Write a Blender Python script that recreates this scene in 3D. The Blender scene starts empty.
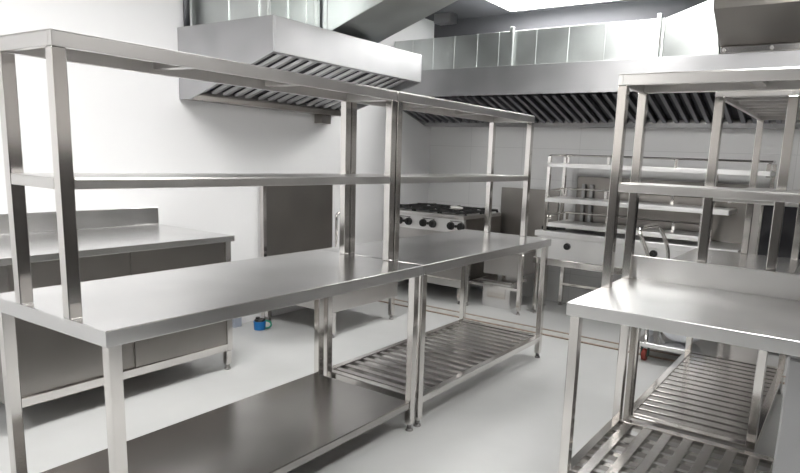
import bpy, bmesh, math, random
from mathutils import Vector, Matrix
random.seed(4)
C = bpy.context.scene.collection
SC = bpy.context.scene
PI = math.pi

# ------------------------------------------------------------------ materials
def new_mat(name):
    m = bpy.data.materials.new(name); m.use_nodes = True
    nt = m.node_tree; b = nt.nodes['Principled BSDF']
    return m, nt, b

def steel(name, col, rough, rvar=.1, metallic=1.0, stretch=(6, 60, 60), bump=.02, wave=.02, patch=.0, aniso=0.0):
    m, nt, b = new_mat(name); N = nt.nodes; L = nt.links
    b.inputs['Metallic'].default_value = metallic
    b.inputs['Anisotropic'].default_value = aniso
    tc = N.new('ShaderNodeTexCoord'); mp = N.new('ShaderNodeMapping'); mp.inputs['Scale'].default_value = stretch
    L.new(tc.outputs['Object'], mp.inputs['Vector'])
    n1 = N.new('ShaderNodeTexNoise'); n1.inputs['Scale'].default_value = 4; n1.inputs['Detail'].default_value = 1
    L.new(mp.outputs[0], n1.inputs['Vector'])
    n2 = N.new('ShaderNodeTexNoise'); n2.inputs['Scale'].default_value = 3.0; n2.inputs['Detail'].default_value = 1
    L.new(tc.outputs['Object'], n2.inputs['Vector'])
    rr = N.new('ShaderNodeMapRange'); rr.inputs['From Min'].default_value = .3; rr.inputs['From Max'].default_value = .7
    rr.inputs['To Min'].default_value = max(.03, rough - rvar); rr.inputs['To Max'].default_value = rough + rvar
    mx = N.new('ShaderNodeMath'); mx.operation = 'ADD'
    h1 = N.new('ShaderNodeMath'); h1.operation = 'MULTIPLY'; h1.inputs[1].default_value = .4
    h2 = N.new('ShaderNodeMath'); h2.operation = 'MULTIPLY'; h2.inputs[1].default_value = .6
    L.new(n1.outputs['Fac'], h1.inputs[0]); L.new(n2.outputs['Fac'], h2.inputs[0])
    L.new(h1.outputs[0], mx.inputs[0]); L.new(h2.outputs[0], mx.inputs[1])
    L.new(mx.outputs[0], rr.inputs['Value']); b.inputs['Roughness'].default_value = rough
    cr = N.new('ShaderNodeValToRGB')
    e = cr.color_ramp.elements
    d = 1 - .12 - patch
    e[0].position = .35; e[0].color = (col[0]*d, col[1]*d, col[2]*d, 1)
    e[1].position = .65; e[1].color = (*col, 1)
    L.new(n2.outputs['Fac'], cr.inputs[0]); L.new(cr.outputs[0], b.inputs['Base Color'])
    n3 = N.new('ShaderNodeTexNoise'); n3.inputs['Scale'].default_value = 2.6; n3.inputs['Detail'].default_value = 0
    L.new(tc.outputs['Object'], n3.inputs['Vector'])
    b1 = N.new('ShaderNodeBump'); b1.inputs['Strength'].default_value = .5; b1.inputs['Distance'].default_value = wave*.12
    L.new(n3.outputs['Fac'], b1.inputs['Height'])
    L.new(b1.outputs[0], b.inputs['Normal'])
    return m

def plain(name, col, rough=.5, metallic=0.0, noise=.06, scale=8, bump=0.0, spec=.5):
    m, nt, b = new_mat(name); N = nt.nodes; L = nt.links
    b.inputs['Metallic'].default_value = metallic; b.inputs['Roughness'].default_value = rough
    b.inputs['Specular IOR Level'].default_value = spec
    tc = N.new('ShaderNodeTexCoord'); n = N.new('ShaderNodeTexNoise'); n.inputs['Scale'].default_value = scale
    n.inputs['Detail'].default_value = 4
    L.new(tc.outputs['Object'], n.inputs['Vector'])
    cr = N.new('ShaderNodeValToRGB'); e = cr.color_ramp.elements
    e[0].position = .3; e[1].position = .7
    e[0].color = tuple(c*(1-noise) for c in col)+(1,); e[1].color = tuple(min(1, c*(1+noise*.5)) for c in col)+(1,)
    L.new(n.outputs['Fac'], cr.inputs[0]); L.new(cr.outputs[0], b.inputs['Base Color'])
    if bump:
        bp = N.new('ShaderNodeBump'); bp.inputs['Strength'].default_value = bump; bp.inputs['Distance'].default_value = .02
        L.new(n.outputs['Fac'], bp.inputs['Height']); L.new(bp.outputs[0], b.inputs['Normal'])
    return m

M = {}
M['top'] = steel('brushed_steel_top', (.82, .815, .81), .24, .05, stretch=(4, .6, 4), bump=0, wave=.06)
M['topx'] = steel('brushed_steel_top_crosswise', (.86, .855, .85), .33, .05, stretch=(.6, 4, 4), bump=0, wave=.03)
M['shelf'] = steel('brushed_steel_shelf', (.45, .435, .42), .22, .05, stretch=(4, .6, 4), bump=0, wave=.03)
M['tube'] = steel('polished_steel_tube', (.80, .775, .75), .13, .03, stretch=(6, 6, 1), bump=0, wave=.03)
M['band'] = steel('folded_steel_edge', (.80, .785, .77), .30, .04, stretch=(4, .6, 4), bump=0, wave=.03)
M['sheet'] = steel('sheet_steel_panel', (.62, .60, .585), .30, .05, stretch=(.6, .6, 4), bump=0, wave=.05)
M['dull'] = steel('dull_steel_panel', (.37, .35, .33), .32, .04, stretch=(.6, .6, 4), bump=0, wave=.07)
M['panel'] = steel('matte_steel_panel', (.88, .875, .87), .48, .04, bump=0, wave=.02)
M['filter_dark'] = steel('dark_baffle_filter_steel', (.20, .20, .215), .33, .05, bump=0)  # darker tone than the plain filter steel
M['hood'] = steel('hood_steel', (.50, .50, .51), .40, .05, stretch=(1, 1, 3), bump=0, wave=.02, patch=.03)
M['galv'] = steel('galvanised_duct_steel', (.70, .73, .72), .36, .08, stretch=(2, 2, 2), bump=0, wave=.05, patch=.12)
M['filter'] = steel('baffle_filter_steel', (.45, .45, .46), .35, .05, bump=0)
M['slat'] = steel('slatted_shelf_steel', (.66, .64, .62), .24, .04, stretch=(1, 1, 4), bump=0, wave=.02)
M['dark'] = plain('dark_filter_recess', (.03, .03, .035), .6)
M['black'] = plain('black_cast_iron', (.02, .02, .02), .55, bump=.2)
M['knob'] = plain('black_knob_plastic', (.015, .015, .015), .3)
M['rubber'] = plain('grey_rubber', (.05, .05, .05), .7)
M['red'] = plain('red_caster_tread', (.32, .045, .03), .5)
M['green'] = plain('green_caster_cover', (.10, .16, .13), .5)
M['foot'] = plain('grey_levelling_foot', (.35, .34, .33), .35, metallic=.8)
M['film'] = plain('white_plastic_wrap', (.80, .82, .86), .35, noise=.15, bump=.5)
M['blue'] = plain('blue_plastic', (.01, .17, .48), .35)
M['teal'] = plain('green_plastic', (.02, .28, .18), .35)
M['glass_dark'] = plain('dark_door_glass', (.025, .025, .028), .08)
M['conduit'] = plain('bluish_grey_plastic', (.33, .36, .42), .5)
M['cloth'] = plain('white_cloth', (.75, .75, .72), .8, bump=.6)
M['brown'] = plain('drain_frame_stained_metal', (.36, .28, .22), .5, noise=.35, scale=20)
M['cover'] = plain('drain_cover_grey', (.56, .56, .54), .6, noise=.15, scale=14)
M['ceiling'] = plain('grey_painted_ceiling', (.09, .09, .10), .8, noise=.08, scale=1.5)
M['uwall'] = plain('shaded_upper_wall', (.10, .10, .11), .8, noise=.06, scale=2)  # shade above the hood is put into this wall colour

def emis(name, col, s):
    m, nt, b = new_mat(name)
    b.inputs['Base Color'].default_value = (.8, .8, .8, 1)
    b.inputs['Emission Color'].default_value = (*col, 1); b.inputs['Emission Strength'].default_value = s
    return m
M['lamp'] = emis('lamp_diffuser', (1, .99, .97), 13)

def floor_mat():
    m, nt, b = new_mat('grey_epoxy_floor'); N = nt.nodes; L = nt.links
    tc = N.new('ShaderNodeTexCoord')
    n = N.new('ShaderNodeTexNoise'); n.inputs['Scale'].default_value = 1.3; n.inputs['Detail'].default_value = 6
    n2 = N.new('ShaderNodeTexNoise'); n2.inputs['Scale'].default_value = 60; n2.inputs['Detail'].default_value = 3
    L.new(tc.outputs['Object'], n.inputs['Vector']); L.new(tc.outputs['Object'], n2.inputs['Vector'])
    cr = N.new('ShaderNodeValToRGB'); e = cr.color_ramp.elements
    e[0].position = .3; e[0].color = (.52, .525, .52, 1); e[1].position = .7; e[1].color = (.62, .625, .62, 1)
    L.new(n.outputs['Fac'], cr.inputs[0]); L.new(cr.outputs[0], b.inputs['Base Color'])
    b.inputs['Roughness'].default_value = .42; b.inputs['Specular IOR Level'].default_value = .35
    bp = N.new('ShaderNodeBump'); bp.inputs['Strength'].default_value = .06; bp.inputs['Distance'].default_value = .005
    L.new(n2.outputs['Fac'], bp.inputs['Height']); L.new(bp.outputs[0], b.inputs['Normal'])
    return m
M['floor'] = floor_mat()

def wall_mat(name, col, tile=None):
    m, nt, b = new_mat(name); N = nt.nodes; L = nt.links
    tc = N.new('ShaderNodeTexCoord')
    b.inputs['Roughness'].default_value = .45; b.inputs['Specular IOR Level'].default_value = .3
    n = N.new('ShaderNodeTexNoise'); n.inputs['Scale'].default_value = 1.2; n.inputs['Detail'].default_value = 5
    L.new(tc.outputs['Object'], n.inputs['Vector'])
    cr = N.new('ShaderNodeValToRGB'); e = cr.color_ramp.elements
    e[0].position = .3; e[0].color = tuple(c*.965 for c in col)+(1,); e[1].position = .7; e[1].color = (*col, 1)
    L.new(n.outputs['Fac'], cr.inputs[0])
    if tile:
        mp = N.new('ShaderNodeMapping'); mp.inputs['Rotation'].default_value = tile
        L.new(tc.outputs['Object'], mp.inputs['Vector'])
        br = N.new('ShaderNodeTexBrick'); br.inputs['Scale'].default_value = 1
        br.inputs['Brick Width'].default_value = .6; br.inputs['Row Height'].default_value = .3
        br.inputs['Mortar Size'].default_value = .0025; br.offset = 0
        br.inputs['Color1'].default_value = (1, 1, 1, 1); br.inputs['Color2'].default_value = (.985, .985, .985, 1)
        br.inputs['Mortar'].default_value = (.84, .84, .84, 1)
        L.new(mp.outputs[0], br.inputs['Vector'])
        mx = N.new('ShaderNodeMix'); mx.data_type = 'RGBA'; mx.blend_type = 'MULTIPLY'; mx.inputs[0].default_value = 1
        L.new(cr.outputs[0], mx.inputs[6]); L.new(br.outputs['Color'], mx.inputs[7]); L.new(mx.outputs[2], b.inputs['Base Color'])
        b.inputs['Roughness'].default_value = .25
    else:
        L.new(cr.outputs[0], b.inputs['Base Color'])
    return m
M['wall_l'] = wall_mat('white_wall_left', (.86, .86, .865))
M['wall_b'] = wall_mat('white_tiled_back_wall', (.80, .80, .80), (PI/2, 0, 0))
M['wall_o'] = wall_mat('off_white_wall', (.62, .60, .58))

# ------------------------------------------------------------------ geometry helpers (all take world coordinates)
def add_box(bm, x0, x1, y0, y1, z0, z1):
    vs = [bm.verts.new(p) for p in ((x0, y0, z0), (x1, y0, z0), (x1, y1, z0), (x0, y1, z0),
                                    (x0, y0, z1), (x1, y0, z1), (x1, y1, z1), (x0, y1, z1))]
    for f in ((3, 2, 1, 0), (4, 5, 6, 7), (0, 1, 5, 4), (1, 2, 6, 5), (2, 3, 7, 6), (3, 0, 4, 7)):
        bm.faces.new([vs[i] for i in f])

def add_hull8(bm, pts):
    """eight corners, lower loop then upper loop"""
    vs = [bm.verts.new(p) for p in pts]
    for f in ((3, 2, 1, 0), (4, 5, 6, 7), (0, 1, 5, 4), (1, 2, 6, 5), (2, 3, 7, 6), (3, 0, 4, 7)):
        bm.faces.new([vs[i] for i in f])

def add_prism(bm, prof, axis, a0, a1):
    """prof: 2-D outline; axis 'x' -> prof is (y,z); axis 'y' -> prof is (x,z); 'z' -> (x,y)"""
    def P(p, a):
        return {'x': (a, p[0], p[1]), 'y': (p[0], a, p[1]), 'z': (p[0], p[1], a)}[axis]
    A = [bm.verts.new(P(p, a0)) for p in prof]; B = [bm.verts.new(P(p, a1)) for p in prof]
    n = len(prof)
    bm.faces.new(A[::-1]); bm.faces.new(B)
    for i in range(n):
        bm.faces.new((A[i], A[(i+1) % n], B[(i+1) % n], B[i]))

def add_bar(bm, p, q, w, h):
    """rectangular bar from p to q, w sideways, h upwards"""
    p = Vector(p); q = Vector(q); d = (q-p).normalized()
    up = Vector((0, 0, 1)) if abs(d.z) < .95 else Vector((0, 1, 0))
    s = d.cross(up).normalized(); u = s.cross(d).normalized()
    pts = []
    for o in (p, q):
        for a, b in ((-1, -1), (1, -1), (1, 1), (-1, 1)):
            pts.append(o + s*a*w/2 + u*b*h/2)
    vs = [bm.verts.new(v) for v in pts]
    for f in ((3, 2, 1, 0), (4, 5, 6, 7), (0, 1, 5, 4), (1, 2, 6, 5), (2, 3, 7, 6), (3, 0, 4, 7)):
        bm.faces.new([vs[i] for i in f])

def add_cyl(bm, p, q, r, r2=None, n=20):
    p = Vector(p); q = Vector(q); d = (q-p).normalized(); r2 = r if r2 is None else r2
    t = Vector((0, 0, 1)) if abs(d.z) < .9 else Vector((1, 0, 0))
    s = d.cross(t).normalized(); u = s.cross(d)
    A = [bm.verts.new(p + (s*math.cos(k*2*PI/n) + u*math.sin(k*2*PI/n))*r) for k in range(n)]
    B = [bm.verts.new(q + (s*math.cos(k*2*PI/n) + u*math.sin(k*2*PI/n))*r2) for k in range(n)]
    bm.faces.new(A[::-1]); bm.faces.new(B)
    for i in range(n):
        f = bm.faces.new((A[i], A[(i+1) % n], B[(i+1) % n], B[i])); f.smooth = True

def add_tube(bm, pts, r, n=12):
    P = [Vector(p) for p in pts]; rings = []
    ref = None
    for i, p in enumerate(P):
        d = (P[min(i+1, len(P)-1)] - P[max(i-1, 0)]).normalized()
        if ref is None:
            t = Vector((0, 0, 1)) if abs(d.z) < .9 else Vector((1, 0, 0)); s = d.cross(t).normalized()
        else:
            s = (ref - d*ref.dot(d)).normalized()
        ref = s; u = s.cross(d)
        rings.append([bm.verts.new(p + (s*math.cos(k*2*PI/n)+u*math.sin(k*2*PI/n))*r) for k in range(n)])
    for a, b in zip(rings, rings[1:]):
        for k in range(n):
            f = bm.faces.new((a[k], a[(k+1) % n], b[(k+1) % n], b[k])); f.smooth = True
    bm.faces.new(rings[0][::-1]); bm.faces.new(rings[-1])

def arc(c, r, a0, a1, n, plane='yz'):
    out = []
    for k in range(n+1):
        a = a0 + (a1-a0)*k/n
        u, v = r*math.cos(a), r*math.sin(a)
        out.append({'yz': (c[0], c[1]+u, c[2]+v), 'xz': (c[0]+u, c[1], c[2]+v)}[plane])
    return out

def base_of(o):
    b = Vector((0, 0, 0))
    while o: b += o.location; o = o.parent
    return b

SKEW = 0.0      # the near end of the first table row is cut slightly out of square
def obj(name, fn, mat, parent=None, bevel=.0015, loc=None, label=None, seg=2):
    bm = bmesh.new(); fn(bm)
    if SKEW:
        for v in bm.verts: v.co.y -= SKEW*(-v.co.x/.7)*max(0, 1-max(0, v.co.y)/1.54)
    bmesh.ops.recalc_face_normals(bm, faces=bm.faces)
    if parent is not None: off = base_of(parent); lloc = Vector((0, 0, 0))
    else:
        xs = [v.co for v in bm.verts]
        off = Vector(loc) if loc else Vector(((min(v.x for v in xs)+max(v.x for v in xs))/2,
                                              (min(v.y for v in xs)+max(v.y for v in xs))/2, min(v.z for v in xs)))
        lloc = off
    bmesh.ops.translate(bm, verts=bm.verts, vec=-off)
    me = bpy.data.meshes.new(name); bm.to_mesh(me); bm.free()
    me.materials.append(M[mat] if isinstance(mat, str) else mat)
    o = bpy.data.objects.new(name, me); C.objects.link(o); o.location = lloc
    if parent is not None: o.parent = parent
    if bevel:
        md = o.modifiers.new('edge', 'BEVEL'); md.width = bevel; md.segments = seg; md.limit_method = 'ANGLE'; md.angle_limit = .7
    if label: o['label'] = label
    return o

def thing(name, label, cat, loc, group=None):
    o = bpy.data.objects.new(name, None); C.objects.link(o); o.location = loc; o.empty_display_size = .1
    o['label'] = label; o['category'] = cat
    if group: o['group'] = group
    return o

def tag(o, label, cat, group=None):
    o['label'] = label; o['category'] = cat
    if group: o['group'] = group
    return o

def struct(name, fn, mat, bevel=0):
    o = obj(name, fn, mat, None, bevel); o['kind'] = 'structure'; return o

def boxes(*bs):
    def f(bm):
        for b in bs: add_box(bm, *b)
    return f

def copy_tree(o, parent=None):
    c = o.copy(); C.objects.link(c)
    if parent: c.parent = parent
    for ch in list(o.children): copy_tree(ch, c)
    return c

# ------------------------------------------------------------------ room shell
XL, XR, YB, YF, ZC = -2.25, 3.6, 4.80, -3.2, 2.79
struct('floor', boxes((XL-.15, XR+.15, YF-.15, YB+.15, -.12, 0)), 'floor')
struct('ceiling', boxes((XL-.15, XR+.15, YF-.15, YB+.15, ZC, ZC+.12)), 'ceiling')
struct('wall_left', boxes((XL-.12, XL, YF-.12, YB+.12, 0, ZC)), 'wall_l')
struct('wall_back', boxes((XL, XR, YB, YB+.12, 0, 2.14)), 'wall_b')
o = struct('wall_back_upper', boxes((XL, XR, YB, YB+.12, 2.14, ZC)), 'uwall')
struct('wall_right', boxes((XR, XR+.12, YF-.12, YB+.12, 0, ZC)), 'wall_o')
struct('wall_front', boxes((XL, XR, YF-.12, YF, 0, ZC)), 'wall_o')
M['reflect_dark'] = plain('dark_reflection_band', (.05, .047, .045), .5)  # unseen dark wall bands added for the polished steel to reflect
struct('added_dark_band_1', boxes((XL, XR, YF, YF+.02, 0, 1.32)), 'reflect_dark')
struct('added_dark_band_2', boxes((XR-.02, XR, YF+.02, YB, 0, 1.32)), 'reflect_dark')

# trench drain in the floor
t = thing('floor_drain', 'long narrow covered trench drain with brown-stained edges crossing the pale floor behind the tables', 'floor drain', (0, 3.68, 0))
obj('drain_cover', boxes((-2.0, 2.6, 3.615, 3.735, .0005, .004)), 'cover', t, 0)
for a in (3.59, 3.735): obj('drain_edge', boxes((-2.0, 2.6, a, a+.025, .0005, .008)), 'brown', t, 0)

# ------------------------------------------------------------------ work tables
H = .85
def leg(parent, x, y, z1, w=.038, mat='tube', fr=.016):
    l = obj('leg', boxes((x-w/2, x+w/2, y-w/2, y+w/2, .035, z1)), mat, parent, .003)
    def ft(bm):
        add_cyl(bm, (x, y, .0), (x, y, .012), fr*1.25, fr*1.1); add_cyl(bm, (x, y, .012), (x, y, .036), fr*.75)
    obj('levelling_foot', ft, 'foot', l, 0)
    return l

def tray(x0, x1, y0, y1, zt, band, lip=.02, th=.004):
    """thin sheet top with folded-down edges, open underneath"""
    def f(bm):
        # outer skin then inner skin, one closed solid
        add_box(bm, x0, x1, y0, y1, zt-th, zt)
        add_box(bm, x0, x0+lip, y0, y1, zt-band, zt-th)
        add_box(bm, x1-lip, x1, y0, y1, zt-band, zt-th)
        add_box(bm, x0+lip, x1-lip, y0, y0+lip, zt-band, zt-th)
        add_box(bm, x0+lip, x1-lip, y1-lip, y1, zt-band, zt-th)
    return f

def slats(x0, x1, y0, y1, z, along, pitch, w, th=.022):
    def f(bm):
        if along == 'x':
            n = int(round((y1-y0)/pitch)); p = (y1-y0)/n
            for k in range(n):
                yc = y0 + p*(k+.5); add_box(bm, x0, x1, yc-w/2, yc+w/2, z-th, z)
        else:
            n = int(round((x1-x0)/pitch)); p = (x1-x0)/n
            for k in range(n):
                xc = x0 + p*(k+.5); add_box(bm, xc-w/2, xc+w/2, y0, y1, z-th, z)
    return f

def work_table(label, x0, x1, y0, y1, under, splash=None, topmat='top', group=None, zs=.16, band=.05, skip=()):
    t = thing('work_table', label, 'table', ((x0+x1)/2, (y0+y1)/2, 0), group)
    obj('table_top', boxes((x0, x1, y0, y1, H-band, H)), topmat, t, .003, seg=3)
    i = .032
    for k, (x, y) in enumerate(((x0+i, y0+i), (x1-i, y0+i), (x1-i, y1-i), (x0+i, y1-i))):
        if k in skip: continue
        leg(t, x, y, H-band)
    a, b, c, d = x0+i, x1-i, y0+i, y1-i
    if under == 'solid':
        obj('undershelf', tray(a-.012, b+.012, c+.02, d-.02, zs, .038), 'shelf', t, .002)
    else:
        along, pitch, w = under
        r = .019
        fr = obj('shelf_frame', boxes((a-r, a+r, c+r, d-r, zs-.036, zs), (b-r, b+r, c+r, d-r, zs-.036, zs),
                                      (a+r, b-r, c-r, c+r, zs-.036, zs), (a+r, b-r, d-r, d+r, zs-.036, zs)), 'tube', t, .002)
        if along == 'x': obj('slatted_shelf', slats(a+r, b-r, c+r, d-r, zs-.004, 'x', pitch, w), 'slat', t, .0015)
        else: obj('slatted_shelf', slats(a+r, b-r, c+r, d-r, zs-.004, 'y', pitch, w), 'slat', t, .0015)
    if splash:
        obj('backsplash', boxes(splash), topmat, t, .002)
    return t

Y1 = 1.546; Y2 = 3.068
SKEW = .022
work_table('long stainless work table nearest on the left, with solid undershelf', -.70, 0, 0, Y1-.002, 'solid')
SKEW = 0
work_table('middle stainless work table with slatted undershelf, at the far end of the nearest one', -.70, 0, Y1+.002, Y2, ('x', .078, .036))
tA = work_table('stainless work table at the right with raised back edge and wide crossed slats underneath', .845, 2.3, 1.285, 2.0, ('y', .088, .042),
           splash=(.87, 2.3, 1.985, 2.003, H, .957), topmat='topx')
# thin raised rim at left edge of that top, and cross bars under its slats
for y in (1.42, 1.53, 1.64, 1.75, 1.86): obj('shelf_cross_bar', boxes((.89, 2.25, y-.02, y+.02, .11, .134)), 'slat', tA, .001)
tB = work_table('narrow stainless work table behind the raised back edge at the right, closely slatted shelf beneath', .87, 1.485, 2.03, 3.41, ('x', .080, .056))

def overshelf(label, x0, x1, y0, y1, zt, zm, mid_cross=True, posts=None, group=None, zt_band=.045, ribs=0, zb=H):
    t = thing('overshelf', label, 'shelf', ((x0+x1)/2, (y0+y1)/2, zb), group)
    w = .038; i = w/2
    for (x, y) in posts or ((x0+i, y0+i), (x1-i, y0+i), (x1-i, y1-i), (x0+i, y1-i)):
        obj('post', boxes((x-w/2, x+w/2, y-w/2, y+w/2, zb, zt-zt_band)), 'tube', t, .003)
    ts = obj('top_shelf', tray(x0, x1, y0, y1, zt, zt_band), 'band', t, .002)
    n = 2 if not ribs else ribs
    for k in range(1, n+1):
        if (y1-y0) > (x1-x0):
            yy = y0 + (y1-y0)*k/(n+1); bb = (x0+.02, x1-.02, yy-.02, yy+.02, zt-.030, zt-.004)
        else:
            xx = x0 + (x1-x0)*k/(n+1); bb = (xx-.02, xx+.02, y0+.02, y1-.02, zt-.030, zt-.004)
        obj('stiffener', boxes(bb), 'band', ts, .001)
    g = .0
    def ms(bm):
        e = w*.0
        add_box(bm, x0+e, x1-e, y0+w, y1-w, zm-.004, zm)
        add_box(bm, x0+w, x1-w, y0+e, y0+w, zm-.004, zm); add_box(bm, x0+w, x1-w, y1-w, y1-e, zm-.004, zm)
        bh = .034
        add_box(bm, x0, x0+.015, y0+w, y1-w, zm-bh, zm-.004); add_box(bm, x1-.015, x1, y0+w, y1-w, zm-bh, zm-.004)
        add_box(bm, x0+w, x1-w, y0, y0+.015, zm-bh, zm-.004); add_box(bm, x0+w, x1-w, y1-.015, y1, zm-bh, zm-.004)
    obj('middle_shelf', ms, 'band', t, .0015)
    return t

SKEW = .022
overshelf('two-tier stainless overshelf standing on the nearest left work table', -.518, -.188, .0, Y1-.003, 1.675, 1.268)
SKEW = 0
overshelf('two-tier stainless overshelf standing on the middle work table with the slatted shelf', -.518, -.186, Y1+.003, Y2, 1.675, 1.268)
overshelf('two-tier stainless overshelf standing at the back of the right work table', .845, 2.3, 1.66, 1.975, 1.728, 1.292)
overshelf('overshelf with ribbed top standing on the narrow table behind the right work table', 1.145, 1.46, 2.035, 3.405, 1.715, 1.262, ribs=7)

# closed under-counter unit at the right edge of the picture
t = thing('undercounter_cabinet', 'plain grey smooth-sided cabinet under the right end of the right-hand work table', 'cabinet', (1.85, 1.66, 0))
obj('body', boxes((1.585, 2.18, 1.36, 1.94, .02, .79)), 'hood', t, .004)
obj('door', boxes((1.59, 2.175, 1.342, 1.359, .04, .77)), 'hood', t, .003)

# ------------------------------------------------------------------ long cabinet against the left wall
def wall_cabinet():
    x0, x1, y0, y1 = -2.245, -1.43, .27, 1.555
    t = thing('steel_cabinet', 'long stainless base cabinet on short legs with a low backsplash against the left white wall', 'cabinet', ((x0+x1)/2, (y0+y1)/2, 0))
    obj('worktop', boxes((x0, x1, y0, y1, .815, H)), 'top', t, .002)
    obj('backsplash', boxes((x0, x0+.02, y0, y1, H, .965)), 'top', t, .003)
    b = .125
    obj('body', boxes((x0+.02, x1-.05, y0+.02, y1-.02, b+.02, .814)), 'dull', t, .001)
    obj('frame', boxes((x1-.052, x1-.014, y1-.055, y1-.017, b, .814), (x1-.052, x1-.014, y0+.017, y0+.055, b, .814),
                       (x1-.052, x1-.014, y0+.055, y1-.055, b, b+.045)), 'tube', t, .002)
    n = 2; L0 = y0+.056; L1 = y1-.056; p = (L1-L0)/2
    for k in range(2):
        off = .010 if k else 0
        obj('sliding_door', boxes((x1-.046+off*.5, x1-.034+off, L0+p*k-(.004 if k else 0), L0+p*(k+1), b+.046, .812)), 'dull', t, .001)
    for y in (y0+.045, y1-.045):
        for x in (x1-.034, x0+.05): leg(t, x, y, b, .036)
    return t
wall_cabinet()

# ------------------------------------------------------------------ low stock pot stove with tall splash panel
def pot_stove():
    x0, x1, y0, y1 = -2.24, -1.42, 2.40, 3.20
    t = thing('stock_pot_stove', 'low steel stove on short legs with tall dark splash panel at the left wall', 'stove', ((x0+x1)/2, (y0+y1)/2, 0))
    obj('body', boxes((x0+.01, x1, y0, y1, .20, .43)), 'sheet', t, .004)
    obj('rim', boxes((x0, x1+.012, y0-.01, y1+.01, .431, .455)), 'band', t, .003)
    def grate(bm):
        for r in (.12, .2, .27):
            pts = [(-1.80+r*math.cos(a), 2.8+r*math.sin(a), .478) for a in [k*2*PI/28 for k in range(29)]]
            add_tube(bm, pts, .008, 6)
        for k in range(6):
            a = k*PI/3; add_bar(bm, (-1.80+.05*math.cos(a), 2.8+.05*math.sin(a), .468), (-1.80+.29*math.cos(a), 2.8+.29*math.sin(a), .468), .012, .02)
    obj('burner_grate', grate, 'black', t, 0)
    obj('splash_panel', boxes((x0-.002, x0+.025, y0+.07, y1+.04, .455, 1.095)), 'dull', t, .002)
    obj('panel_frame', boxes((x0, x0+.04, y0+.035, y0+.068, .0, 1.10)), 'tube', t, .002)
    for (x, y) in ((x1-.03, y0+.04), (x1-.03, y1-.04), (x0+.08, y0+.04), (x0+.08, y1-.04)): leg(t, x, y, .20, .04)
    def fc(bm):
        c = (-1.90, 2.99, .84)
        pts = [(-1.90, 2.955, .455), (-1.90, 2.955, .84)] + arc((-1.90, 2.995, .84), .04, PI, PI*.1, 8) + [(-1.90, 3.04, .80)]
        add_tube(bm, pts, .011, 10); add_cyl(bm, (-1.90, 2.955, .455), (-1.90, 2.955, .50), .02)
    obj('faucet', fc, 'tube', t, 0)
pot_stove()

# small blue cup on the floor and pipe stub by the wall
t = thing('blue_tape_dispenser', 'small blue plastic container with green handle lying on the floor near the left wall', 'container', (-2.02, 2.235, 0))
def cup(bm):
    add_cyl(bm, (-2.02, 2.235, 0), (-2.02, 2.235, .068), .043, .047, 24)
obj('body', cup, 'blue', t, .002)
obj('lid', lambda bm: (add_cyl(bm, (-2.02, 2.235, .068), (-2.02, 2.235, .083), .043, .036, 20), add_cyl(bm, (-2.03, 2.225, .083), (-2.03, 2.225, .098), .016)), 'knob', t, .002)
obj('handle', lambda bm: add_tube(bm, [(-1.98, 2.26, .015)] + [(-1.98+.028*math.cos(a), 2.262+.028*math.cos(a), .04+.03*math.sin(a)) for a in [(-.5+k/8)*PI for k in range(9)]] + [(-1.98, 2.26, .068)], .007, 8), 'teal', t, 0)
tag(obj('pipe_stub', boxes((-2.245, -2.19, 2.13, 2.20, .0, .30)), 'conduit'), 'short bluish grey boxed pipe at the foot of the left wall', 'pipe')

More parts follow.
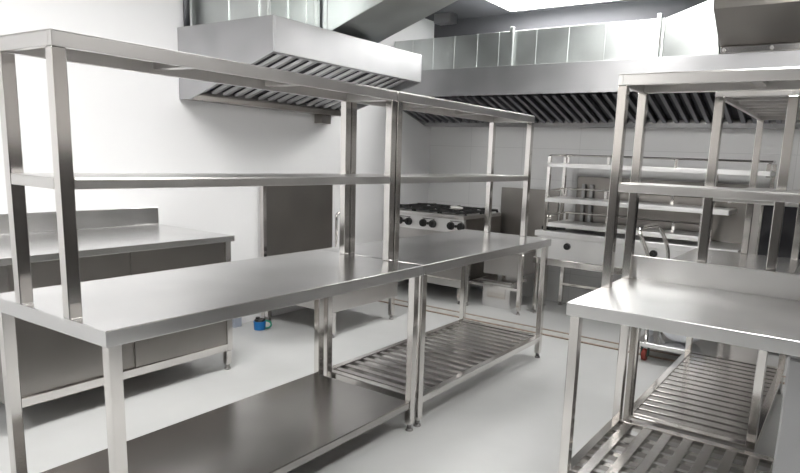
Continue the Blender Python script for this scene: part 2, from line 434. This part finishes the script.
# ------------------------------------------------------------------ six-burner range by the back wall
def gas_range():
    x0, x1, y0, y1 = -2.20, -1.275, 4.0, 4.70
    KN = (-1.965, -1.678, -1.36)
    t = thing('gas_range', 'six-burner stainless gas range with black knobs and black grates in the far left corner', 'range', ((x0+x1)/2, (y0+y1)/2, 0))
    obj('body', boxes((x0, x1, y0+.02, y1, .19, .79)), 'sheet', t, .003)
    obj('top_plate', boxes((x0-.005, x1+.005, y0-.03, y1, .815, .848)), 'band', t, .004)
    obj('side_panel', boxes((x1-.002, x1+.006, y0+.03, y1, .20, .812)), 'dull', t, .001)
    cp = obj('control_panel', boxes((x0, x1, y0-.005, y0+.02, .68, .812)), 'panel', t, .003)
    for c in KN: obj('drip_slot', boxes((c-.07, c+.07, y0-.007, y0-.002, .787, .793)), 'dark', cp, 0)
    obj('lower_shelf', boxes((x0, x1, y0-.02, y0+.02, .17, .235)), 'band', t, .003)
    for c in KN:
        for s in (-.056, .056):
            k = obj('knob', lambda bm: (add_cyl(bm, (c+s, y0-.006, .746), (c+s, y0-.036, .746), .039, .034, 24),
                                        add_bar(bm, (c+s, y0-.042, .723), (c+s, y0-.042, .769), .010, .012)), 'knob', t, .002)
        obj('pilot_knob', lambda bm: add_cyl(bm, (c, y0-.006, .746), (c, y0-.02, .746), .014), 'knob', t, .001)
    for ix in range(3):
        for iy in range(2):
            cx = x0+.165+.305*ix; cy = y0+.17+.33*iy
            def g(bm):
                a = .14
                for s in (-a, a):
                    add_bar(bm, (cx+s, cy-a, .872), (cx+s, cy+a, .872), .014, .018); add_bar(bm, (cx-a, cy+s, .872), (cx+a, cy+s, .872), .014, .018)
                for k in range(4):
                    an = k*PI/2
                    add_bar(bm, (cx+.03*math.cos(an), cy+.03*math.sin(an), .879), (cx+a*math.cos(an), cy+a*math.sin(an), .877), .013, .022)
                for sx in (-a, a):
                    for sy in (-a, a): add_box(bm, cx+sx-.009, cx+sx+.009, cy+sy-.009, cy+sy+.009, .848, .866)
            gg = obj('burner_grate', g, 'black', t, .001)
            obj('burner_cap', lambda bm: (add_cyl(bm, (cx, cy, .848), (cx, cy, .856), .055, .05), add_cyl(bm, (cx, cy, .856), (cx, cy, .866), .03, .026)), 'black', gg, .001)
    for (x, y) in ((x0+.04, y0+.04), (x1-.04, y0+.04), (x0+.04, y1-.04), (x1-.04, y1-.04)): leg(t, x, y, .19, .04)
gas_range()

def blob(cx, cy, z0, rx, ry, rz, seed, rough=.25, nu=20, nv=10):
    rnd = random.Random(seed)
    ph = [(rnd.uniform(1, 5), rnd.uniform(1, 5), rnd.uniform(0, 6)) for _ in range(6)]
    def f(bm):
        rows = []
        for j in range(nv+1):
            v = j/nv*PI
            row = []
            for i in range(nu):
                u = i/nu*2*PI
                k = 1 + rough*sum(math.sin(a*u*round(1)+b*v+c) if False else math.sin(round(a)*u+b*v+c) for a, b, c in ph)/3
                x = cx + rx*math.sin(v)*math.cos(u)*k; y = cy + ry*math.sin(v)*math.sin(u)*k
                z = z0 + max(0, rz*(1+math.cos(v)*k)/1.0)
                row.append(bm.verts.new((x, y, z)))
            rows.append(row)
        for a, b in zip(rows, rows[1:]):
            for i in range(nu):
                q = bm.faces.new((a[i], a[(i+1) % nu], b[(i+1) % nu], b[i])); q.smooth = True
        bmesh.ops.remove_doubles(bm, verts=bm.verts, dist=.0005)
    return f
tag(obj('rag', blob(-1.46, 4.14, .887, .07, .05, .018, 3), 'cloth', None, 0), 'small crumpled white rag lying on the black grates of the range', 'rag')

# ------------------------------------------------------------------ low sink with legs and cross bar, splash panel, box below
def low_sink():
    x0, x1, y0, y1 = -1.265, -.675, 4.02, 4.62
    t = thing('low_sink', 'small stainless sink on four legs with a low front bar beside the gas range', 'sink', ((x0+x1)/2, (y0+y1)/2, 0))
    def top(bm):
        z0, z1 = .56, .60
        add_box(bm, x0+.1, x1, y0, y0+.08, z0, z1); add_box(bm, x0+.1, x1, y1-.08, y1, z0, z1)
        add_box(bm, x0+.1, x0+.17, y0+.08, y1-.08, z0, z1); add_box(bm, x1-.07, x1, y0+.08, y1-.08, z0, z1)
    obj('rim', top, 'band', t, .002)
    def bowl(bm):
        a, b, c, d = x0+.17, x1-.07, y0+.08, y1-.08
        add_box(bm, a, b, c, d, .33, .34)
        add_box(bm, a-.006, a, c, d, .33, .56); add_box(bm, b, b+.006, c, d, .33, .56)
        add_box(bm, a, b, c-.006, c, .33, .56); add_box(bm, a, b, d, d+.006, .33, .56)
    obj('bowl', bowl, 'sheet', t, 0)
    for (x, y, z) in ((x0+.025, y0+.025, .50), (x1-.02, y0+.025, .56), (x0+.12, y1-.02, .56), (x1-.02, y1-.02, .56)): leg(t, x, y, z, .035)
    obj('cross_bar', boxes((x0+.043, x1-.038, y0+.01, y0+.035, .215, .24), (x0+.01, x0+.04, y0+.043, y1-.08, .215, .24), (x0+.01, x0+.2, y0+.01, y0+.04, .50, .53)), 'tube', t, .002)
low_sink()
t = thing('grease_trap', 'small lidded stainless box standing on the floor under the low sink', 'box', (-.985, 4.27, 0))
obj('body', boxes((-1.13, -.84, 4.15, 4.42, .0, .235)), 'top', t, .004)
obj('lid', boxes((-1.16, -.81, 4.13, 4.44, .236, .262)), 'tube', t, .003)
obj('front_plate', boxes((-1.08, -.89, 4.143, 4.15, .09, .19)), 'tube', t, .001)
tag(obj('splash_panel', boxes((-1.315, -.69, 4.765, 4.798, .45, 1.10)), 'dull', None, .002), 'grey steel splash panel on the back wall between range and tiered rack', 'wall panel')

# ------------------------------------------------------------------ far counter
def counter():
    x0, x1, y0, y1 = -.655, 1.02, 4.20, 4.76
    t = thing('steel_counter', 'long stainless counter along the back wall with black round sockets in its front panel', 'counter', ((x0+x1)/2, (y0+y1)/2, 0))
    obj('worktop', boxes((x0, x1, y0, y1, .715, .765)), 'panel', t, .004)
    obj('front_panel', boxes((x0+.03, x1-.03, y0+.01, y0+.03, .525, .714)), 'panel', t, .002)
    obj('end_panel', boxes((x0+.01, x0+.03, y0+.03, y1-.03, .525, .714)), 'sheet', t, .002)
    obj('lower_rail', boxes((x0, x1, y0-.005, y0+.035, .465, .524)), 'tube', t, .004)
    obj('backsplash', boxes((-.50, x1, 4.74, 4.762, .766, 1.25)), 'dull', t, .001)
    for x in (x0+.04, .25, x1-.04): leg(t, x, y0+.025, .465, .04); leg(t, min(x+.05, x1-.05), y1-.06, .715, .035)
    obj('brace', boxes((x0+.08, x1-.05, y1-.07, y1-.05, .20, .225)), 'tube', t, .002)
    for x, z in ((-.34, .648), (.40, .672)):
        obj('socket', lambda bm: (add_cyl(bm, (x, y0+.011, z), (x, y0-.012, z), .032, .028, 24), add_cyl(bm, (x, y0-.012, z), (x, y0-.02, z), .012)), 'knob', t, .002)
counter()
tag(obj('black_tool', lambda bm: (add_bar(bm, (-.63, 4.30, .785), (-.50, 4.33, .785), .06, .035), add_bar(bm, (-.50, 4.33, .785), (-.42, 4.34, .79), .025, .025)), 'knob', None, .006), 'small black object lying on the left end of the back counter', 'tool')

def rack():
    x0, x1, y0, y1 = -.585, 1.165, 4.22, 4.60
    zb = .765
    t = thing('tiered_rack', 'three-tier stainless rack with guard rails standing on the back counter', 'rack', ((x0+x1)/2, (y0+y1)/2, zb))
    w = .03
    for (x, y, z0) in ((x0+w/2, y0+w/2, zb), (x0+w/2, y1-w/2, zb), (x1-w/2, y0+w/2, 1.32), (x1-w/2, y1-w/2, 1.15), (.74, y0+w/2, zb), (.74, y1-w/2, zb)):
        ztop = 1.42 if abs(x-.74) > .01 else 1.32
        obj('post', boxes((x-w/2, x+w/2, y-w/2, y+w/2, z0, ztop)), 'tube', t, .002)
    for zt, xe, xs in ((1.365, x1, x0), (1.06, .92, x0), (.84, .72, x0+.03)):
        y0_ = y0 if zt > .9 else y0+.03
        s = obj('shelf', tray(xs, xe, y0_-.004, y1, zt, .036, .012), 'panel', t, .0015)
        zr = zt + (.062)
        def rail(bm):
            add_tube(bm, [(xs+.012, y0_+.01, zr-.03), (xs+.012, y0_+.015, zr-.006), (xs+.012, y0_+.03, zr), (xs+.012, y1-.04, zr+.01), (xs+.016, y1-.016, zr+.012), (xs+.05, y1-.012, zr+.012), (xe-.012, y1-.012, zr+.012), (xe-.012, y0_+.03, zr)], .009, 10)
        obj('guard_rail', rail, 'tube', s, 0)
        for xx in (xs+.04, xs+.42, xs+1.0):
            if xx < xe: obj('rail_stub', boxes((xx-.012, xx+.012, y1-.018, y1-.008, zt, zr+.012)), 'tube', s, .001)
rack()
g = 'dark upright bars imitating reflections behind the tiered rack'
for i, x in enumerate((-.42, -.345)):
    o = obj('pipe_or_reflection', boxes((x-.016, x+.016, 4.70, 4.73, .766, 1.18)), 'filter', None, .002)  # dark bars stand in for reflections in the steel backsplash
    tag(o, ('left' if i == 0 else 'right') + ' one of two dark upright bars imitating reflections behind the lower tiers of the rack', 'pipe', g)

# dark-fronted cabinet behind the right shelf
t = thing('warming_cabinet', 'steel cabinet with dark glass door standing in the far right behind the shelves', 'cabinet', (1.5, 4.5, 0))
obj('body', boxes((1.04, 2.05, 4.25, 4.78, .06, 1.14)), 'sheet', t, .004)
obj('door', boxes((1.15, 1.75, 4.225, 4.249, .74, 1.12)), 'glass_dark', t, .003)
obj('door_frame', boxes((1.13, 1.77, 4.222, 4.248, .70, .739), (1.13, 1.149, 4.222, 4.248, .74, 1.12), (1.751, 1.77, 4.222, 4.248, .74, 1.12)), 'tube', t, .002)
for (x, y) in ((1.09, 4.30), (2.0, 4.30), (1.09, 4.73), (2.0, 4.73)): leg(t, x, y, .06, .04)

# ------------------------------------------------------------------ platform trolley
def trolley():
    x0, x1, y0, y1 = .53, 1.30, 3.44, 3.95
    t = thing('platform_trolley', 'platform trolley with tubular steel handle and red-wheeled casters behind the right work tables', 'trolley', ((x0+x1)/2, (y0+y1)/2, 0))
    obj('platform', boxes((x0, x1, y0, y1, .108, .145)), 'top', t, .006)
    for (x, y) in ((x0+.06, y0+.055), (x1-.06, y0+.055), (x0+.06, y1-.055), (x1-.06, y1-.055)):
        c = obj('caster', lambda bm: add_cyl(bm, (x-.016, y, .042), (x+.016, y, .042), .042, .042, 28), 'red', t, .004)
        obj('fork', lambda bm: (add_box(bm, x-.026, x-.020, y-.022, y+.03, .03, .098), add_box(bm, x+.020, x+.026, y-.022, y+.03, .03, .098), add_box(bm, x-.03, x+.03, y-.028, y+.036, .098, .107)), 'green', c, .002)
    def hd(bm):
        p = [(.585, 3.520, .145), (.575, 3.515, .55), (.545, 3.510, .76), (.470, 3.500, .90), (.468, 3.520, .925), (.475, 3.560, .94), (.50, 3.780, .945), (.515, 3.830, .93), (.535, 3.850, .90), (.60, 3.860, .76), (.602, 3.860, .55), (.60, 3.860, .145)]
        # smooth
        q = []
        for i in range(len(p)-1):
            a, b = Vector(p[i]), Vector(p[i+1]); q += [a.lerp(b, k/3) for k in range(3)]
        q.append(Vector(p[-1]))
        for _ in range(2): q = [q[0]] + [(q[i-1]+q[i]*2+q[i+1])/4 for i in range(1, len(q)-1)] + [q[-1]]
        add_tube(bm, q, .0145, 12)
    obj('handle', hd, 'tube', t, 0)
trolley()
tag(obj('plastic_bag', blob(.80, 3.63, .146, .17, .13, .11, 11, .2), 'film', None, 0), 'crumpled white plastic bag heaped on the platform trolley', 'bag')
tag(obj('plastic_wrap', blob(.575, 3.66, .146, .03, .08, .10, 5, .2), 'film', None, 0), 'upright fold of clear plastic wrap at the left end of the trolley platform', 'plastic wrap')
tag(obj('metal_rod', lambda bm: add_bar(bm, (.72, 3.47, .152), (.63, 3.47, .32), .012, .012), 'filter', None, .001), 'thin dark rod leaning on the white plastic on the trolley', 'rod')

# ------------------------------------------------------------------ exhaust hoods
def baffles(bm, P00, P10, P01, n, gap=.45, depth=.022):
    """n slats: P00->P10 is the long direction, P00->P01 runs down the slope; trapezoid folded slats"""
    P00, P10, P01 = Vector(P00), Vector(P10), Vector(P01)
    u = (P10-P00); v = (P01-P00); nrm = u.cross(v).normalized()
    if nrm.z > 0: nrm = -nrm
    for k in range(n):
        a0 = (k+.5-gap/2)/n; a1 = (k+.5+gap/2)/n; c0 = (k+.5-gap*.32)/n; c1 = (k+.5+gap*.32)/n
        lo = [P00+u*a0+v*.02, P00+u*a1+v*.02, P00+u*a1+v*.98, P00+u*a0+v*.98]
        hi = [P00+u*c0+v*.02+nrm*depth, P00+u*c1+v*.02+nrm*depth, P00+u*c1+v*.98+nrm*depth, P00+u*c0+v*.98+nrm*depth]
        add_hull8(bm, lo+hi)

def hood_left():
    xw, xf, y0, y1 = -2.248, -1.30, 1.757, 3.275
    zt, zf, zb = 2.165, 1.955, 1.695
    t = thing('exhaust_hood', 'stainless wall exhaust hood with baffle filters on the left white wall', 'hood', (xw, (y0+y1)/2, zb))
    # side cheeks
    prof = [(xw, zb), (xw, zt), (xf, zt), (xf, zf), (xw+.12, zb)]
    canopy = obj('canopy', lambda bm: (add_prism(bm, prof, 'y', y0, y0+.015), add_prism(bm, prof, 'y', y1-.015, y1),
                              add_box(bm, xf-.015, xf, y0+.015, y1-.015, zf, zt), add_box(bm, xw, xf-.015, y0+.015, y1-.015, zt-.012, zt),
                              add_box(bm, xw, xw+.012, y0+.015, y1-.015, zb, zt-.012)), 'hood', t, .002)
    # inner trough at back, backing and filters
    obj('grease_trough', lambda bm: add_prism(bm, [(xw+.012, zb), (xw+.12, zb), (xw+.14, zb+.03), (xw+.14, zb+.045), (xw+.012, zb+.045)], 'y', y0+.015, y1-.015), 'dull', t, .001)
    A = (xf-.06, zf+.01); B = (xw+.14, zb+.035)
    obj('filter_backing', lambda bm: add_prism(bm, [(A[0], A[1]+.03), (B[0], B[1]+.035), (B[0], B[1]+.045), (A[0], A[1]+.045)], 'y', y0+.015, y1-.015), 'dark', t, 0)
    n = 3; L = (y1-y0-.03)/n
    obj('front_lip', boxes((xf-.06, xf-.015, y0+.015, y1-.015, zf, zf+.012)), 'hood', t, .001)
    for k in range(n):
        ya = y0+.015+L*k+.012; yb = ya+L-.024
        mid = ((A[0]+B[0])/2, (A[1]+B[1])/2)
        for (a, b) in ((A, (mid[0]+.01, mid[1]+.005)), ((mid[0]-.01, mid[1]-.005), B)):
            f = obj('baffle_filter', lambda bm: baffles(bm, (a[0], ya, a[1]+.025), (a[0], yb, a[1]+.025), (b[0], ya, b[1]+.025), 5, .5, .016), 'filter', t, .001)
    obj('middle_bar', lambda bm: add_bar(bm, ((A[0]+B[0])/2, y0+.02, (A[1]+B[1])/2+.01), ((A[0]+B[0])/2, y1-.02, (A[1]+B[1])/2+.01), .035, .03), 'hood', t, .001)
    obj('grease_cup', boxes((xw+.02, xw+.11, 3.02, 3.13, zb-.075, zb-.001)), 'dull', t, .003)
hood_left()

def hood_back():
    yw, yf, x0, x1 = 4.798, 3.98, -2.245, 2.9
    zt, zf, zb = 2.165, 1.925, 1.70
    t = thing('exhaust_hood', 'very long exhaust hood with dark baffle filters running along the back wall', 'hood', ((x0+x1)/2, yw, zb))
    prof = [(yw, zb), (yw, zt), (yf, zt), (yf, zf), (yw-.12, zb)]
    obj('canopy', lambda bm: (add_prism(bm, prof, 'x', x0, x0+.015), add_prism(bm, prof, 'x', x1-.015, x1),
                              add_box(bm, x0+.015, x1-.015, yf, yf+.015, zf, zt), add_box(bm, x0+.015, x1-.015, yf+.015, yw, zt-.012, zt),
                              add_box(bm, x0+.015, x1-.015, yw-.012, yw, zb, zt-.012)), 'hood', t, .002)
    obj('grease_trough', lambda bm: add_prism(bm, [(yw-.012, zb), (yw-.13, zb), (yw-.15, zb+.03), (yw-.15, zb+.045), (yw-.012, zb+.045)], 'x', x0+.015, x1-.015), 'hood', t, .001)
    A = (yf+.03, zf+.0); B = (yw-.15, zb+.035)
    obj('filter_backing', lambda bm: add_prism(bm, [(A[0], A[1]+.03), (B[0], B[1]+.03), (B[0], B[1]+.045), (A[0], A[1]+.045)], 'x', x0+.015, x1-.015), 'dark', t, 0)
    n = 10; L = (x1-x0-.03)/n
    for k in range(n):
        xa = x0+.015+L*k+.008; xb = xa+L-.016
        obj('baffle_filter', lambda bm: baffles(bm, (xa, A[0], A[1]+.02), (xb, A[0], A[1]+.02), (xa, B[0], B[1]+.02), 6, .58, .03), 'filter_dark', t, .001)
hood_back()

# ------------------------------------------------------------------ ducts
# back duct sitting on the back hood
def duct_back():
    x0, x1, y0, y1, z0, z1 = -2.245, .34, 4.12, 4.72, 2.166, 2.475
    t = thing('ventilation_duct', 'long galvanised duct with standing seams on top of the back hood', 'duct', ((x0+x1)/2, y0, z0))
    obj('duct_body', boxes((x0, x1, y0, y1, z0, z1)), 'galv', t, .003)
    xs = [-2.02, -1.78, -1.545, -1.30, -1.08, -.72, -.43, -.12, .12]
    for x in xs: obj('seam', boxes((x-.004, x+.004, y0-.006, y0, z0, z1)), 'galv', t, .001)
    for x in (-.945, .30):
        obj('flange', boxes((x-.016, x+.016, y0-.03, y0-.0005, z0, z1+.03)), 'galv', t, .003)
duct_back()
# big plenum at right, with a taper between
t = thing('ventilation_duct', 'large dark galvanised duct with folded bottom flange at the upper right, above the shelves', 'duct', (1.6, 4.1, 2.166))
prof = [(4.00, 2.215), (3.66, 2.40), (3.56, 2.60), (3.56, 2.785), (4.74, 2.785), (4.74, 2.215)]
obj('duct_body', lambda bm: add_prism(bm, prof, 'x', .765, 2.8), 'dull', t, .004)  # darker steel tone stands in for the dark room it reflects
obj('flange', boxes((.775, 2.8, 3.985, 4.74, 2.168, 2.214)), 'tube', t, .003)
for x in (.80, 1.10, 1.4): obj('bolt', lambda bm: add_cyl(bm, (x, 3.985, 2.19), (x, 3.97, 2.19), .012), 'foot', t, 0)
t = thing('duct_taper', 'bright tapering galvanised duct piece between the long seamed duct and the large right duct', 'duct', (.52, 4.4, 2.166))
obj('duct_body', lambda bm: add_hull8(bm, [(.342, 4.12, 2.166), (.764, 4.02, 2.166), (.764, 4.70, 2.166), (.342, 4.70, 2.166),
                                          (.342, 4.12, 2.475), (.70, 4.02, 2.56), (.70, 4.70, 2.56), (.342, 4.70, 2.475)]), 'galv', t, .003)

# plenum on the left hood
t = thing('ventilation_duct', 'galvanised duct box with seams rising from the left wall hood to the ceiling', 'duct', (-1.85, 2.1, 2.166))
obj('duct_body', boxes((-2.243, -1.475, 1.87, 2.295, 2.166, 2.786)), 'galv', t, .004)
for b in ((-1.474, -1.45, 2.265, 2.295, 2.166, 2.786), (-1.474, -1.455, 1.872, 1.885, 2.166, 2.786)): obj('flange', boxes(b), 'galv', t, .002)
for b in ((-1.474, -1.466, 2.035, 2.045, 2.166, 2.786), (-1.474, -1.466, 2.19, 2.198, 2.166, 2.786), (-1.86, -1.845, 1.862, 1.869, 2.166, 2.786), (-1.56, -1.55, 1.862, 1.869, 2.166, 2.786)): obj('seam', boxes(b), 'galv', t, .001)
t = thing('ventilation_duct', 'slanting galvanised duct climbing to the right from the left wall hood', 'duct', (-1.8, 2.6, 2.166))
pr = [(-2.2, 2.166), (-1.45, 2.166), (-.2, 2.585), (.4, 2.785), (-1.2, 2.785), (-2.2, 2.785)]
obj('duct_body', lambda bm: add_prism(bm, pr, 'y', 2.345, 2.835), 'galv', t, .006)
obj('flange', boxes((-2.2, -1.43, 2.31, 2.343, 2.166, 2.786)), 'galv', t, .002)
tag(obj('pipe_or_reflection', lambda bm: add_cyl(bm, (-2.222, 1.815, 2.168), (-2.222, 1.815, 2.786), .021), 'filter_dark', None, 0), 'dark upright pipe on the left wall above the near end of the left hood', 'pipe')
tag(obj('ceiling_bracket', boxes((-2.05, -1.85, 4.5, 4.62, 2.70, 2.788)), 'filter', None, .003), 'small dark bracket under the ceiling in the far left corner', 'bracket')

# ------------------------------------------------------------------ lamps
def lamp(x, y, w, d, label, s='lamp'):
    t = thing('ceiling_light', label, 'lamp', (x, y, ZC-.03), 'ceiling lights')
    def fr(bm):
        a, b, c, e = x-w/2, x+w/2, y-d/2, y+d/2; f = .015; z0, z1 = ZC-.035, ZC-.001
        add_box(bm, a-f, a, c-f, e+f, z0, z1); add_box(bm, b, b+f, c-f, e+f, z0, z1)
        add_box(bm, a, b, c-f, c, z0, z1); add_box(bm, a, b, e, e+f, z0, z1)
    obj('frame', fr, 'cloth', t, .001)
    obj('diffuser', boxes((x-w/2, x+w/2, y-d/2, y+d/2, ZC-.032, ZC-.004)), s, t, 0)
    return t
lamp(-.62, 4.28, 1.2, .6, 'bright rectangular ceiling light above the back duct')
lamp(.12, 3.42, .6, .6, 'rectangular ceiling light in front of the back duct')
lamp(-.75, .75, .6, 1.2, 'added unseen ceiling fill light above the left aisle')  # unseen panel added to brighten the left wall
lamp(1.5, 1.3, .6, 1.2, 'added unseen ceiling fill light above the right work tables')  # unseen panel added to light the right-hand side
lamp(-.75, -1.9, .6, 1.2, 'added unseen ceiling fill light near the left wall behind the camera')  # unseen panel added as fill from behind the camera

# ------------------------------------------------------------------ world, camera, view
w = bpy.data.worlds.new('world'); SC.world = w; w.use_nodes = True
w.node_tree.nodes['Background'].inputs[0].default_value = (.8, .85, 1, 1); w.node_tree.nodes['Background'].inputs[1].default_value = .3

F, YAW, PIT, ROLL, CX, CY, CZ, SX, SY = 618.378, .583939, .173924, .0396047, 1.698951, -.882867, 1.365413, 40.013, 30.484
cy, sy = math.cos(YAW), math.sin(YAW); cp, sp = math.cos(PIT), math.sin(PIT); cr, sr = math.cos(ROLL), math.sin(ROLL)
fw = Vector((-sy, cy, 0)); rt = Vector((cy, sy, 0)); up = Vector((0, 0, 1))
f2 = fw*cp - up*sp; u2 = up*cp + fw*sp
r3 = rt*cr + u2*sr; u3 = -rt*sr + u2*cr
cam = bpy.data.cameras.new('camera'); co = bpy.data.objects.new('camera', cam); C.objects.link(co)
mw = Matrix((( r3.x, u3.x, -f2.x, CX), (r3.y, u3.y, -f2.y, CY), (r3.z, u3.z, -f2.z, CZ), (0, 0, 0, 1)))
co.matrix_world = mw
cam.sensor_width = 36; cam.lens = F/800*36
cam.shift_x = -SX/800; cam.shift_y = SY/800
cam.clip_start = .05
SC.camera = co
SC.view_settings.view_transform = 'Standard'; SC.view_settings.look = 'None'
SC.view_settings.gamma = 1; SC.view_settings.use_curve_mapping = False
SC.view_settings.exposure = .95
